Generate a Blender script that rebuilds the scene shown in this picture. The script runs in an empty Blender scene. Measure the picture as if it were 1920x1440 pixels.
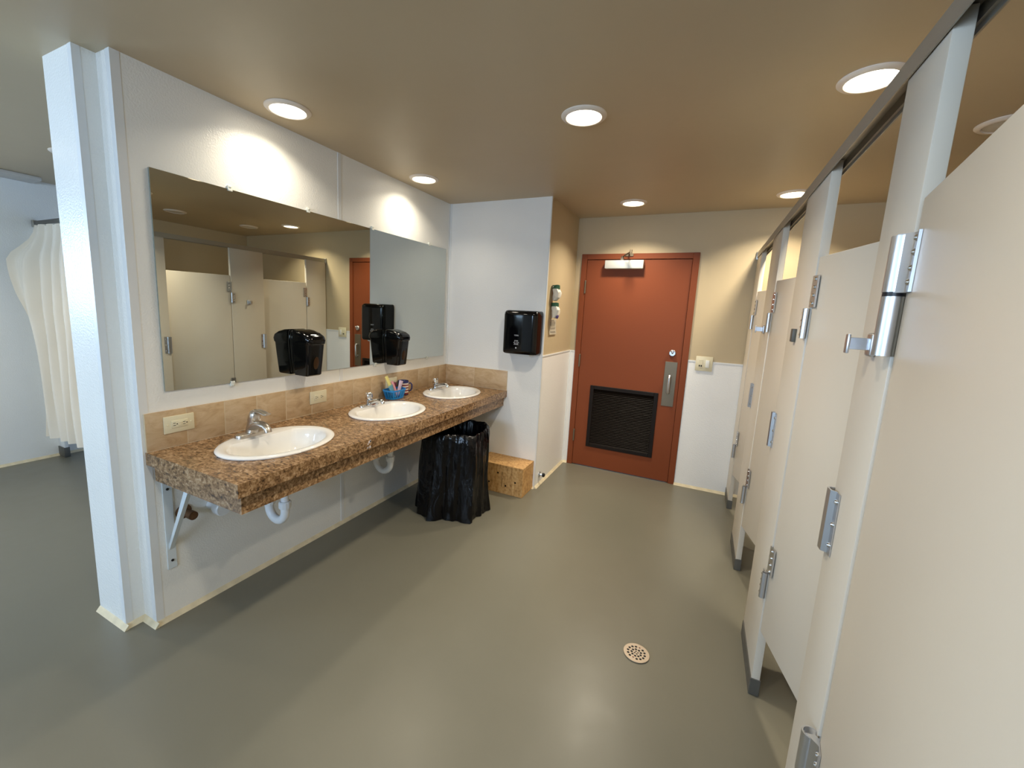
import bpy, bmesh, math, random
from mathutils import Vector, Matrix, noise
random.seed(4)
S = bpy.context.scene
COL = S.collection
PI = math.pi

# ------------------------------------------------------------------ key dimensions (metres; X=0 mirror wall, Y into the room, Z up)
H = 2.42           # ceiling
Y0 = 0.897         # near end of the mirror wall
YC = 3.279         # front of the chase wall
XC = 0.938         # side of the chase wall
YD = 4.079         # door wall
XS = 2.444         # front plane of the toilet stalls
XL, XR, YB = -3.114, 4.05, -2.6
ZC = 0.8315        # counter top

# ------------------------------------------------------------------ camera
F_PX, CX, CY = 785.457, -29.306, -16.234
rx, ry, rz = 0.152, 0.0478, 0.451
Rz = Matrix(((math.cos(rz), math.sin(rz), 0), (-math.sin(rz), math.cos(rz), 0), (0, 0, 1)))
Bm = Matrix(((1, 0, 0), (0, 0, -1), (0, 1, 0)))
Rx = Matrix(((1, 0, 0), (0, math.cos(rx), -math.sin(rx)), (0, math.sin(rx), math.cos(rx))))
Rr = Matrix(((math.cos(ry), -math.sin(ry), 0), (math.sin(ry), math.cos(ry), 0), (0, 0, 1)))
R = Rr @ Rx @ Bm @ Rz
cam = bpy.data.cameras.new('camera')
cam.sensor_fit = 'HORIZONTAL'; cam.sensor_width = 36.0
cam.lens = F_PX / 1920 * 36.0
cam.shift_x = -CX / 1920; cam.shift_y = CY / 1920
cam.clip_start = 0.02
camo = bpy.data.objects.new('camera', cam); COL.objects.link(camo)
M = Matrix((R[0], -R[1], -R[2])).transposed().to_4x4()
M.translation = Vector((2.1122, 0.0, 1.5106))
camo.matrix_world = M
S.camera = camo

# ------------------------------------------------------------------ light, world, exposure
S.view_settings.view_transform = 'Standard'
S.view_settings.look = 'None'
S.view_settings.gamma = 1.0
S.view_settings.use_curve_mapping = False
S.view_settings.exposure = 0.28
S.cycles.max_bounces = 8
S.cycles.diffuse_bounces = 5
S.cycles.glossy_bounces = 4
S.cycles.sample_clamp_indirect = 6.0
S.cycles.use_denoising = True
S.cycles.caustics_reflective = False
S.cycles.caustics_refractive = False
W = bpy.data.worlds.new('world'); S.world = W; W.use_nodes = True
W.node_tree.nodes['Background'].inputs[0].default_value = (0.42, 0.62, 1.0, 1)
W.node_tree.nodes['Background'].inputs[1].default_value = 1.2
LAMP_STRENGTH = 7.0     # glow of the visible lamp face
LAMP_SPREAD = 127
LAMP_POWER = 11.0        # light each recessed lamp throws down, W
LAMP_COLOR = (1.0, 0.90, 0.72)
MIRROR_LAMP_SHARE = 0.30   # the two lamps over the basins are weaker bulbs
def daylight(name, loc, sx, sz, power, rot):
    l = bpy.data.lights.new(name, 'AREA'); l.shape = 'RECTANGLE'; l.size = sx; l.size_y = sz
    l.energy = power; l.color = (0.54, 0.74, 1.0)
    o = bpy.data.objects.new(name, l); COL.objects.link(o); o.location = loc; o.rotation_euler = rot
    return o
WIN = [(-2.30, -1.50, 1.36, 2.15), (0.50, 2.10, 1.36, 2.15)]   # daylight windows in the back wall: x0, x1, z0, z1
LWIN = (-1.70, -0.45, 1.30, 2.10)   # window in the left wall: y0, y1, z0, z1
daylight('window_daylight', (XL - 0.16, (LWIN[0] + LWIN[1]) / 2, (LWIN[2] + LWIN[3]) / 2), LWIN[1] - LWIN[0], LWIN[3] - LWIN[2], 92.0, (-PI / 2 + 0.08, 0, PI / 2))
for x0, x1, z0, z1 in WIN:
    daylight('window_daylight', ((x0 + x1) / 2, YB - 0.16, (z0 + z1) / 2), x1 - x0, z1 - z0, 88.0 * (x1 - x0) / 1.5, (-PI / 2 + 0.08, 0, PI))

# ------------------------------------------------------------------ materials
def srgb(r, g, b):
    f = lambda c: (c / 12.92 if c <= 0.04045 else ((c + 0.055) / 1.055) ** 2.4)
    return (f(r / 255), f(g / 255), f(b / 255), 1)

class NT:
    def __init__(s, name):
        s.m = bpy.data.materials.new(name); s.m.use_nodes = True
        s.n = s.m.node_tree.nodes; s.l = s.m.node_tree.links
        s.b = s.n['Principled BSDF']
    def add(s, t, **kw):
        n = s.n.new(t)
        for k, v in kw.items():
            if hasattr(n, k): setattr(n, k, v)
            else: n.inputs[k].default_value = v
        return n
    def coord(s, scale=(1, 1, 1), kind='Object', rot=(0, 0, 0)):
        tc = s.add('ShaderNodeTexCoord'); mp = s.add('ShaderNodeMapping')
        mp.inputs['Scale'].default_value = scale; mp.inputs['Rotation'].default_value = rot
        s.l.new(tc.outputs[kind], mp.inputs[0]); return mp.outputs[0]
    def noise(s, vec, scale, detail=3, rough=0.5, dist=0):
        n = s.add('ShaderNodeTexNoise'); n.inputs['Scale'].default_value = scale; n.inputs['Detail'].default_value = detail
        n.inputs['Roughness'].default_value = rough; n.inputs['Distortion'].default_value = dist
        s.l.new(vec, n.inputs['Vector']); return n
    def ramp(s, fac, stops):
        r = s.add('ShaderNodeValToRGB'); e = r.color_ramp.elements
        while len(e) < len(stops): e.new(0.5)
        for i, (p, c) in enumerate(stops):
            e[i].position = p; e[i].color = c
        s.l.new(fac, r.inputs[0]); return r.outputs[0]
    def bump(s, h, strength, dist):
        b = s.add('ShaderNodeBump'); b.inputs['Strength'].default_value = strength; b.inputs['Distance'].default_value = dist
        s.l.new(h, b.inputs['Height']); s.l.new(b.outputs[0], s.b.inputs['Normal']); return b
    def vary(s, col, amt, scale, vec=None):
        vec = vec or s.coord()
        n = s.noise(vec, scale, 4)
        lo = tuple(c * (1 - amt) for c in col[:3]) + (1,); hi = tuple(min(1, c * (1 + amt)) for c in col[:3]) + (1,)
        s.l.new(s.ramp(n.outputs['Fac'], [(0.3, lo), (0.7, hi)]), s.b.inputs['Base Color'])
MAT = {}
def mat(name, col, rough=0.5, metal=0.0, spec=0.5, vary=0, vscale=8, bump=None, coat=0):
    t = NT(name); b = t.b
    b.inputs['Base Color'].default_value = col; b.inputs['Roughness'].default_value = rough
    b.inputs['Metallic'].default_value = metal; b.inputs['Specular IOR Level'].default_value = spec
    b.inputs['Coat Weight'].default_value = coat; b.inputs['Coat Roughness'].default_value = 0.1
    v = t.coord()
    if vary: t.vary(col, vary, vscale, v)
    if bump:
        n = t.noise(v, bump[0], 2); t.bump(n.outputs['Fac'], bump[1], bump[2])
    MAT[name] = t.m
    return t

mat('wall_white', srgb(237, 236, 231), 0.27, spec=0.42, vary=0.015, vscale=3, bump=(130, 0.45, 0.003))
mat('panel_white', srgb(237, 236, 233), 0.3, spec=0.4, vary=0.015, vscale=3, bump=(130, 0.4, 0.003))
mat('trim_white', srgb(226, 227, 226), 0.35)
mat('tan_paint', srgb(190, 172, 139), 0.5, spec=0.35, vary=0.03, vscale=1.5, bump=(14, 0.25, 0.004))
mat('ceiling_paint', srgb(188, 171, 142), 0.45, spec=0.4, vary=0.03, vscale=1.2, bump=(7, 0.3, 0.006))
mat('caulk', srgb(214, 200, 168), 0.6, vary=0.12, vscale=20)
mat('stall_laminate', srgb(216, 206, 190), 0.38, spec=0.4, vary=0.012, vscale=2, bump=(260, 0.08, 0.001))
mat('stall_shoe', srgb(96, 94, 88), 0.5, metal=0.4, vary=0.1)
mat('aluminium', srgb(176, 174, 168), 0.36, metal=0.9)
mat('aluminium_rail', srgb(168, 162, 150), 0.42, metal=0.55)
mat('satin_chrome', srgb(204, 206, 210), 0.34, metal=1.0)
mat('chrome', srgb(225, 226, 228), 0.08, metal=1.0)
mat('nickel', srgb(196, 188, 178), 0.33, metal=1.0)
mat('steel_plate', srgb(122, 110, 92), 0.45, metal=0.75)
mat('bronze_pull', srgb(120, 106, 90), 0.35, metal=0.9)
mat('black_plastic', srgb(6, 6, 8), 0.08, spec=0.35)
mat('black_washer', srgb(14, 12, 20), 0.4)
mat('amber_window', srgb(58, 37, 16), 0.35, spec=0.2)
mat('porcelain', srgb(236, 233, 228), 0.1, spec=0.5, coat=0.4)
mat('ivory_plastic', srgb(222, 212, 180), 0.35)
mat('white_plastic', srgb(232, 232, 226), 0.35)
mat('dark_hole', srgb(18, 15, 12), 0.8)
mat('door_paint', srgb(126, 65, 36), 0.5, spec=0.2, vary=0.02, vscale=2, bump=(90, 0.06, 0.001))
mat('louver_paint', srgb(24, 16, 10), 0.5, spec=0.2)
mat('closer_cover', srgb(196, 198, 194), 0.45, metal=0.2)
mat('pvc', srgb(226, 228, 230), 0.32)
mat('rusty_pipe', srgb(104, 74, 48), 0.65, metal=0.4, vary=0.3, vscale=40)
mat('bracket_white', srgb(214, 222, 226), 0.35)
mat('grate_steel', srgb(188, 172, 152), 0.4, metal=0.5)
mat('blue_plastic', srgb(30, 138, 214), 0.3)
mat('yellow_plastic', srgb(236, 222, 138), 0.35)
mat('pink_plastic', srgb(226, 160, 172), 0.35)
mat('lilac_plastic', srgb(216, 190, 206), 0.35)
mat('teal_wrap', srgb(104, 160, 178), 0.3)
mat('crimson_plastic', srgb(132, 44, 72), 0.35)
mat('paper', srgb(226, 218, 200), 0.7)
mat('ink', srgb(92, 82, 70), 0.8)
mat('print_silver', srgb(200, 202, 208), 0.4)
mat('green_fabric', srgb(36, 84, 58), 0.7)
mat('purple_fabric', srgb(86, 70, 120), 0.7)
mat('white_fabric', srgb(226, 220, 206), 0.8)
mat('clear_clip', srgb(220, 222, 214), 0.15)
mat('white_scuff', srgb(214, 206, 208), 0.6)
mat('lamp_trim', srgb(226, 214, 200), 0.4)
mat('lamp_off', srgb(206, 200, 190), 0.45)
mat('navy_glaze', srgb(36, 40, 92), 0.2)
mat('cream_glaze', srgb(224, 210, 196), 0.25)
mat('red_glaze', srgb(126, 38, 48), 0.25)
# plastic curtain: slightly translucent
t = mat('curtain_cloth', srgb(246, 236, 220), 0.55, vary=0.03, vscale=3)
tr = t.add('ShaderNodeBsdfTranslucent'); tr.inputs[0].default_value = srgb(236, 220, 190)
mx = t.add('ShaderNodeMixShader'); mx.inputs[0].default_value = 0.22
t.l.new(t.b.outputs[0], mx.inputs[1]); t.l.new(tr.outputs[0], mx.inputs[2]); t.l.new(mx.outputs[0], t.n['Material Output'].inputs[0])
# mirror glass
t = mat('mirror_glass', (0.59, 0.615, 0.575, 1), 0.0, metal=1.0)
mat('mirror_edge', srgb(120, 134, 128), 0.25)
# lamp diffuser
t = mat('lamp_glow', (1, 1, 1, 1), 0.5)
t.b.inputs['Emission Color'].default_value = LAMP_COLOR + (1,)
t.b.inputs['Emission Strength'].default_value = LAMP_STRENGTH
# painted concrete floor, satin with large soft blotches
t = mat('floor_epoxy', srgb(134, 132, 117), 0.3, spec=0.4)
v = t.coord()
n1 = t.noise(v, 0.9, 3, 0.5); n2 = t.noise(v, 9, 2, 0.5, 0.4)
mxn = t.add('ShaderNodeMix'); mxn.data_type = 'FLOAT'; mxn.inputs[0].default_value = 0.1
t.l.new(n1.outputs['Fac'], mxn.inputs[2]); t.l.new(n2.outputs['Fac'], mxn.inputs[3])
t.l.new(t.ramp(mxn.outputs[0], [(0.2, srgb(106, 103, 90)), (0.8, srgb(117, 113, 99))]), t.b.inputs['Base Color'])
rr = t.add('ShaderNodeMapRange'); t.l.new(n2.outputs['Fac'], rr.inputs[0]); rr.inputs[1].default_value = 0.15; rr.inputs[2].default_value = 0.85
rr.inputs[3].default_value = 0.285; rr.inputs[4].default_value = 0.36; t.l.new(rr.outputs[0], t.b.inputs['Roughness'])
n3 = t.noise(v, 7, 1, 0.4); t.bump(n3.outputs['Fac'], 0.12, 0.006)
# brown granite-look laminate
def granite(name, dark):
    t = mat(name, srgb(150, 110, 66), 0.22, spec=0.45)
    v = t.coord((1.0, 1.5, 1.3), rot=(0, 0, 0.5))
    a = t.noise(v, 34, 5, 0.62, 0.8); b = t.noise(v, 85, 4, 0.6)
    m = t.add('ShaderNodeMix'); m.data_type = 'FLOAT'; m.inputs[0].default_value = 0.35
    t.l.new(a.outputs['Fac'], m.inputs[2]); t.l.new(b.outputs['Fac'], m.inputs[3])
    c = [srgb(58, 42, 29), srgb(118, 88, 58), srgb(154, 121, 86), srgb(188, 158, 124)]
    t.l.new(t.ramp(m.outputs[0], [(0.36, c[0]), (0.46, c[1]), (0.54, c[2]), (0.64, c[3])]), t.b.inputs['Base Color'])
granite('granite_laminate', 1)
# tan ceramic tile
t = mat('tile_tan', srgb(206, 176, 134), 0.4)
v = t.coord((1, 1, 2.2), 'Object', (0.5, 0.3, 0)); oi = t.add('ShaderNodeObjectInfo')
sh = t.add('ShaderNodeVectorMath', operation='MULTIPLY_ADD')
t.l.new(v, sh.inputs[0]); sh.inputs[1].default_value = (1, 1, 1)
cmb = t.add('ShaderNodeCombineXYZ'); mu = t.add('ShaderNodeMath', operation='MULTIPLY'); mu.inputs[1].default_value = 37
t.l.new(oi.outputs['Random'], mu.inputs[0]); t.l.new(mu.outputs[0], cmb.inputs[0]); t.l.new(mu.outputs[0], cmb.inputs[2]); t.l.new(cmb.outputs[0], sh.inputs[2])
n = t.noise(sh.outputs[0], 9, 5, 0.6, 1.2)
t.l.new(t.ramp(n.outputs['Fac'], [(0.25, srgb(172, 142, 106)), (0.5, srgb(194, 166, 130)), (0.75, srgb(206, 182, 148))]), t.b.inputs['Base Color'])
mat('grout', srgb(206, 188, 158), 0.8)
# plywood with streaky grain
t = mat('plywood', srgb(196, 150, 88), 0.55)
v = t.coord((6, 6, 1.2)); n = t.noise(v, 9, 6, 0.65, 0.8); n2 = t.noise(t.coord((3, 3, 3)), 16, 2)
m = t.add('ShaderNodeMix'); m.data_type = 'FLOAT'; m.inputs[0].default_value = 0.35
t.l.new(n.outputs['Fac'], m.inputs[2]); t.l.new(n2.outputs['Fac'], m.inputs[3])
t.l.new(t.ramp(m.outputs[0], [(0.32, srgb(122, 84, 44)), (0.48, srgb(184, 140, 84)), (0.68, srgb(214, 176, 122))]), t.b.inputs['Base Color'])
# bin liner
t = mat('bin_liner', srgb(3, 3, 6), 0.22, spec=0.32)
v = t.coord((1, 1, 0.45)); n = t.noise(v, 9, 3, 0.5, 0.9); t.bump(n.outputs['Fac'], 0.8, 0.03)
# window pane: clear, no refraction
t = NT('window_pane'); g = t.add('ShaderNodeBsdfGlossy'); g.inputs['Roughness'].default_value = 0.02
tp = t.add('ShaderNodeBsdfTransparent'); mx = t.add('ShaderNodeMixShader'); mx.inputs[0].default_value = 0.06
t.l.new(tp.outputs[0], mx.inputs[1]); t.l.new(g.outputs[0], mx.inputs[2]); t.l.new(mx.outputs[0], t.n['Material Output'].inputs[0]); MAT['window_pane'] = t.m

# ------------------------------------------------------------------ mesh helpers
def link(o, parent=None):
    COL.objects.link(o)
    if parent is not None: o.parent = parent
    return o
def build(name, bm, m, parent=None, loc=(0, 0, 0), rot=(0, 0, 0), smooth=35, label=None):
    me = bpy.data.meshes.new(name)
    bmesh.ops.recalc_face_normals(bm, faces=bm.faces)
    bm.to_mesh(me); bm.free()
    ms = m if isinstance(m, (list, tuple)) else [m]
    for k in ms: me.materials.append(MAT[k])
    for p in me.polygons: p.use_smooth = bool(smooth)
    if smooth:
        me.set_sharp_from_angle(angle=math.radians(smooth))
    o = link(bpy.data.objects.new(name, me), parent)
    o.location = loc; o.rotation_euler = rot
    if label: o['label'] = label
    return o
def BM(): return bmesh.new()
def bx(bm, x0, y0, z0, x1, y1, z1, bev=0, seg=2, mi=0):
    r = bmesh.ops.create_cube(bm, size=1)
    vs = r['verts']
    bmesh.ops.scale(bm, vec=(x1 - x0, y1 - y0, z1 - z0), verts=vs)
    bmesh.ops.translate(bm, vec=((x0 + x1) / 2, (y0 + y1) / 2, (z0 + z1) / 2), verts=vs)
    fs = list({f for v in vs for f in v.link_faces})
    for f in fs: f.material_index = mi
    if bev:
        es = list({e for v in vs for e in v.link_edges})
        bmesh.ops.bevel(bm, geom=es, offset=bev, segments=seg, affect='EDGES', profile=0.5, clamp_overlap=True)
    return bm
def prism(bm, pts, axis, a, b, mi=0):
    """pts: 2-D outline; axis 0/1/2 = extrusion axis from a to b"""
    def p3(u, v, w):
        return {0: (w, u, v), 1: (u, w, v), 2: (u, v, w)}[axis]
    A = [bm.verts.new(p3(u, v, a)) for u, v in pts]; Bv = [bm.verts.new(p3(u, v, b)) for u, v in pts]
    fs = [bm.faces.new(A), bm.faces.new(Bv[::-1])]
    n = len(pts)
    for i in range(n): fs.append(bm.faces.new((A[i], Bv[i], Bv[(i + 1) % n], A[(i + 1) % n])))
    for f in fs: f.material_index = mi
    return bm
def loft(bm, rings, cap0=True, cap1=True, mi=0):
    V = [[bm.verts.new(p) for p in r] for r in rings]
    n = len(rings[0])
    for a, b in zip(V, V[1:]):
        for i in range(n):
            f = bm.faces.new((a[i], a[(i + 1) % n], b[(i + 1) % n], b[i])); f.material_index = mi
    if cap0: bm.faces.new(V[0][::-1]).material_index = mi
    if cap1: bm.faces.new(V[-1]).material_index = mi
    return bm
def lathe(bm, prof, seg=32, c=(0, 0, 0), axis=2, cap0=True, cap1=True, mi=0):
    rings = []
    for r, z in prof:
        ring = []
        for i in range(seg):
            a = 2 * PI * i / seg; u, v = r * math.cos(a), r * math.sin(a)
            p = {2: (u, v, z), 0: (z, u, v), 1: (u, z, v)}[axis]
            ring.append((p[0] + c[0], p[1] + c[1], p[2] + c[2]))
        rings.append(ring)
    return loft(bm, rings, cap0, cap1, mi)
def sweep(bm, pts, rad, seg=14, cap=True, flat=None, mi=0):
    """tube through pts; rad number or list; flat=(su,sv) squashes the section"""
    P = [Vector(p) for p in pts]; n = len(P)
    rad = rad if isinstance(rad, (list, tuple)) else [rad] * n
    tan = [(P[min(i + 1, n - 1)] - P[max(i - 1, 0)]).normalized() for i in range(n)]
    ref = Vector((0, 1, 0)) if abs(tan[0].y) < 0.9 else Vector((1, 0, 0))
    u = tan[0].cross(ref).normalized()
    rings = []
    for i in range(n):
        u = (u - tan[i] * u.dot(tan[i])).normalized(); w = tan[i].cross(u)
        fu, fv = flat or (1, 1)
        rings.append([tuple(P[i] + (u * math.cos(2 * PI * k / seg) * fu + w * math.sin(2 * PI * k / seg) * fv) * rad[i]) for k in range(seg)])
    return loft(bm, rings, cap, cap, mi)
def bez(p0, p1, p2, n=8):
    p0, p1, p2 = map(Vector, (p0, p1, p2))
    return [tuple((1 - t) ** 2 * p0 + 2 * t * (1 - t) * p1 + t * t * p2) for t in [i / n for i in range(n + 1)]]
def rrect(x0, y0, x1, y1, r, z, n=5, corners=(1, 1, 1, 1)):
    pts = []
    cs = [(x1 - r, y1 - r, 0), (x0 + r, y1 - r, 1), (x0 + r, y0 + r, 2), (x1 - r, y0 + r, 3)]
    for k, (cx, cy, q) in enumerate(cs):
        for i in range(n + 1):
            a = PI / 2 * (q + i / n)
            pts.append((cx + r * math.cos(a), cy + r * math.sin(a), z))
    return pts
def holed(name, outer, holes, thick):
    """flat plate with holes (from a filled 2-D curve), as a mesh; top at z=thick"""
    cu = bpy.data.curves.new(name, 'CURVE'); cu.dimensions = '2D'; cu.fill_mode = 'BOTH'; cu.extrude = thick / 2
    for pts in [outer] + holes:
        sp = cu.splines.new('POLY'); sp.points.add(len(pts) - 1)
        for i, p in enumerate(pts): sp.points[i].co = (p[0], p[1], 0, 1)
        sp.use_cyclic_u = True
    o = bpy.data.objects.new(name, cu); COL.objects.link(o)
    dg = bpy.context.evaluated_depsgraph_get(); dg.update()
    me = bpy.data.meshes.new_from_object(o.evaluated_get(dg))
    bpy.data.objects.remove(o); bpy.data.curves.remove(cu)
    bm = BM(); bm.from_mesh(me); bpy.data.meshes.remove(me)
    bmesh.ops.remove_doubles(bm, verts=bm.verts, dist=1e-5)
    return bm
def ell(cx, cy, a, b, n=48): return [(cx + a * math.cos(2 * PI * i / n), cy + b * math.sin(2 * PI * i / n)) for i in range(n)]
def text_bm(s, size, ext):
    cu = bpy.data.curves.new('lettering', 'FONT'); cu.body = s; cu.size = size; cu.extrude = ext; cu.align_x = 'CENTER'; cu.align_y = 'CENTER'
    o = bpy.data.objects.new('lettering', cu); COL.objects.link(o)
    dg = bpy.context.evaluated_depsgraph_get(); dg.update()
    me = bpy.data.meshes.new_from_object(o.evaluated_get(dg))
    bpy.data.objects.remove(o); bpy.data.curves.remove(cu)
    bm = BM(); bm.from_mesh(me); bpy.data.meshes.remove(me); return bm
def thing(name, label, cat, loc=(0, 0, 0), rot=(0, 0, 0), group=None):
    o = bpy.data.objects.new(name, None); o.empty_display_size = 0.1; COL.objects.link(o)
    o.location = loc; o.rotation_euler = rot; o['label'] = label; o['category'] = cat
    if group: o['group'] = group
    return o
def tag(o, label, cat, group=None):
    o['label'] = label; o['category'] = cat
    if group: o['group'] = group
    return o
def struct(name, bm, m, label=None, **kw):
    o = build(name, bm, m, **kw); o['kind'] = 'structure'
    if label: o['label'] = label
    return o
def dup(root, loc, label, rot=None):
    r = root.copy(); COL.objects.link(r); r.location = loc; r['label'] = label
    if rot is not None: r.rotation_euler = rot
    for ch in list(root.children):
        c = ch.copy(); COL.objects.link(c); c.parent = r
        for g in list(ch.children):
            d = g.copy(); COL.objects.link(d); d.parent = c
    return r
def twin(o, loc, parent=None):
    c = o.copy(); COL.objects.link(c); c.location = loc
    if parent: c.parent = parent
    return c

# ------------------------------------------------------------------ the setting
fl = struct('floor', bx(BM(), XL - 0.2, YB - 0.2, -0.1, XR + 0.2, YD + 0.3, 0), 'floor_epoxy', 'grey-green painted concrete floor with a satin sheen', smooth=0)
ce = struct('ceiling', bx(BM(), XL - 0.2, YB - 0.2, H, XR + 0.2, YD + 0.3, H + 0.1), 'ceiling_paint', 'taupe painted ceiling with round recessed lights', smooth=0)
bm = BM()
bx(bm, XL - 0.12, YB - 0.1, 0, XL, LWIN[0], H); bx(bm, XL - 0.12, LWIN[1], 0, XL, YD + 0.12, H); bx(bm, XL - 0.12, LWIN[0], 0, XL, LWIN[1], LWIN[2]); bx(bm, XL - 0.12, LWIN[0], LWIN[3], XL, LWIN[1], H)
struct('wall_left', bm, 'wall_white', 'white wall panel behind the shower curtain', smooth=0)
struct('wall_right', bx(BM(), XR, YB - 0.1, 0, XR + 0.12, YD + 0.12, H), 'tan_paint', 'tan painted wall behind the toilet stalls', smooth=0)
bm = BM()
xs_ = [XL]
for x0, x1, z0, z1 in WIN: xs_ += [x0, x1]
xs_.append(XR)
for i in range(0, len(xs_), 2): bx(bm, xs_[i], YB - 0.12, 0, xs_[i + 1], YB, H)
for x0, x1, z0, z1 in WIN:
    bx(bm, x0, YB - 0.12, 0, x1, YB, z0); bx(bm, x0, YB - 0.12, z1, x1, YB, H)
struct('wall_back', bm, 'wall_white', smooth=0)
for k, (x0, x1, z0, z1, at, ang) in enumerate([(a, b, c, d, ((a + b) / 2, YB, c), 0) for a, b, c, d in WIN] + [LWIN + ((XL, (LWIN[0] + LWIN[1]) / 2, LWIN[2]), -PI / 2)]):
    w = thing('window_%d' % (k + 1), 'window', 'window', at, (0, 0, ang)); del w['label']; del w['category']; w['kind'] = 'structure'
    hw = (x1 - x0) / 2; hh = z1 - z0
    bm = BM()
    bx(bm, -hw, -0.1, 0, -hw + 0.04, -0.02, hh); bx(bm, hw - 0.04, -0.1, 0, hw, -0.02, hh)
    bx(bm, -hw + 0.04, -0.1, 0, hw - 0.04, -0.02, 0.04); bx(bm, -hw + 0.04, -0.1, hh - 0.04, hw - 0.04, -0.02, hh); bx(bm, -0.02, -0.09, 0.04, 0.02, -0.03, hh - 0.04)
    build('window_frame', bm, 'trim_white', w, smooth=0)
    build('pane', bx(BM(), -hw + 0.04, -0.062, 0.04, -0.02, -0.058, hh - 0.04), 'window_pane', w, smooth=0)
    build('pane', bx(BM(), 0.02, -0.062, 0.04, hw - 0.04, -0.058, hh - 0.04), 'window_pane', w, smooth=0)

# centre wall with mirror, its narrow end post, battens
bm = BM()
prism(bm, [(0, Y0), (0, YD), (-0.45, YD), (-0.45, Y0), (-0.347, Y0), (-0.347, 0.825), (-0.103, 0.825), (-0.103, Y0)], 2, 0, H)
wc = struct('wall_center', bm, 'wall_white', 'white textured partition wall carrying the mirror, with a narrower end post', smooth=0)
def part_box(name, parent, m, *b):
    return build(name, bx(BM(), *b), m, parent, smooth=0)
part_box('batten', wc, 'trim_white', 0, 1.996, 1.008, 0.003, 2.022, H)
part_box('batten', wc, 'trim_white', 0, 1.996, 0.02, 0.003, 2.022, ZC - 0.01)
part_box('corner_trim', wc, 'trim_white', -0.001, Y0 - 0.0015, 0.02, 0.0012, Y0 + 0.03, H)
part_box('corner_trim', wc, 'trim_white', -0.03, Y0 - 0.0012, 0.02, -0.001, Y0 + 0.001, H)
part_box('corner_trim', wc, 'trim_white', -0.106, 0.8238, 0.02, -0.1018, 0.85, H)
part_box('corner_trim', wc, 'trim_white', -0.130, 0.8238, 0.02, -0.106, 0.826, H)
part_box('corner_trim', wc, 'trim_white', 0, YC - 0.022, 1.008, 0.003, YC, H)
# chase wall block
wch = struct('wall_chase', bx(BM(), 0, YC, 0, XC, YD, H), 'tan_paint', 'boxed-out wall beside the door, white panelled in front and tan above', smooth=0)
part_box('wall_panel', wch, 'panel_white', 0.0, YC - 0.004, 0.0, XC + 0.001, YC, H)
part_box('corner_trim', wch, 'trim_white', XC - 0.004, YC - 0.006, 0, XC + 0.004, YC + 0.012, H)
part_box('corner_trim', wch, 'trim_white', 0, YC - 0.008, 1.008, 0.02, YC - 0.004, H)
part_box('wainscot', wch, 'panel_white', XC, YC + 0.004, 0, XC + 0.004, YD, 1.154)
part_box('cap_trim', wch, 'trim_white', XC, YC, 1.152, XC + 0.008, YD, 1.164)
# door wall
FD0, FD1, FT = 0.995, 2.019, 2.0874
bm = BM()
bx(bm, XC, YD, 0, FD0 + 0.01, YD + 0.12, H); bx(bm, FD1 - 0.01, YD, 0, XR, YD + 0.12, H); bx(bm, FD0 + 0.01, YD, FT - 0.01, FD1 - 0.01, YD + 0.12, H)
wf = struct('wall_front', bm, 'tan_paint', 'tan door wall above a white wainscot', smooth=0)
part_box('wainscot', wf, 'panel_white', FD1 + 0.002, YD - 0.004, 0, XR, YD, 1.154)
part_box('wainscot', wf, 'panel_white', XC + 0.004, YD - 0.004, 0, FD0 - 0.002, YD, 1.154)
part_box('cap_trim', wf, 'trim_white', FD1 + 0.002, YD - 0.008, 1.152, XR, YD, 1.164)
part_box('cap_trim', wf, 'trim_white', XC + 0.008, YD - 0.008, 1.152, FD0 - 0.002, YD, 1.164)
part_box('corner_trim', wf, 'trim_white', XC + 0.004, YD - 0.012, 0, XC + 0.016, YD - 0.004, 1.152)
# cream caulk cove along the floor
def cove(name, segs):
    """segs: list of (x0,y0,x1,y1,nx,ny): wall foot from-to with outward normal"""
    bm = BM()
    for x0, y0, x1, y1, nx, ny in segs:
        a = [(x0, y0, 0), (x0 + nx * 0.018, y0 + ny * 0.018, 0), (x0 + nx * 0.005, y0 + ny * 0.005, 0.016), (x0, y0, 0.021)]
        d = (x1 - x0, y1 - y0, 0)
        b = [(p[0] + d[0], p[1] + d[1], p[2]) for p in a]
        loft(bm, [a, b])
    return struct(name, bm, 'caulk', smooth=0)
cove('baseboard_center', [(0, Y0, 0, YC, 1, 0), (-0.103, Y0, 0.02, Y0, 0, -1), (-0.103, 0.825, -0.103, Y0, 1, 0), (-0.347, 0.825, -0.081, 0.825, 0, -1)])['label'] = 'cream caulk bead along the foot of the mirror wall'
cove('baseboard_chase', [(XC + 0.004, YC, XC + 0.004, YD, 1, 0), (0, YC - 0.004, XC, YC - 0.004, 0, -1)])['label'] = 'cream caulk bead at the foot of the boxed-out wall'
cove('baseboard_front', [(FD1, YD - 0.004, XR, YD - 0.004, 0, -1), (XC, YD - 0.004, FD0, YD - 0.004, 0, -1)])['label'] = 'cream caulk bead along the door wall'
cove('baseboard_left', [(XL, YB, XL, YD, 1, 0)])['label'] = 'cream caulk bead along the left wall'

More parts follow.
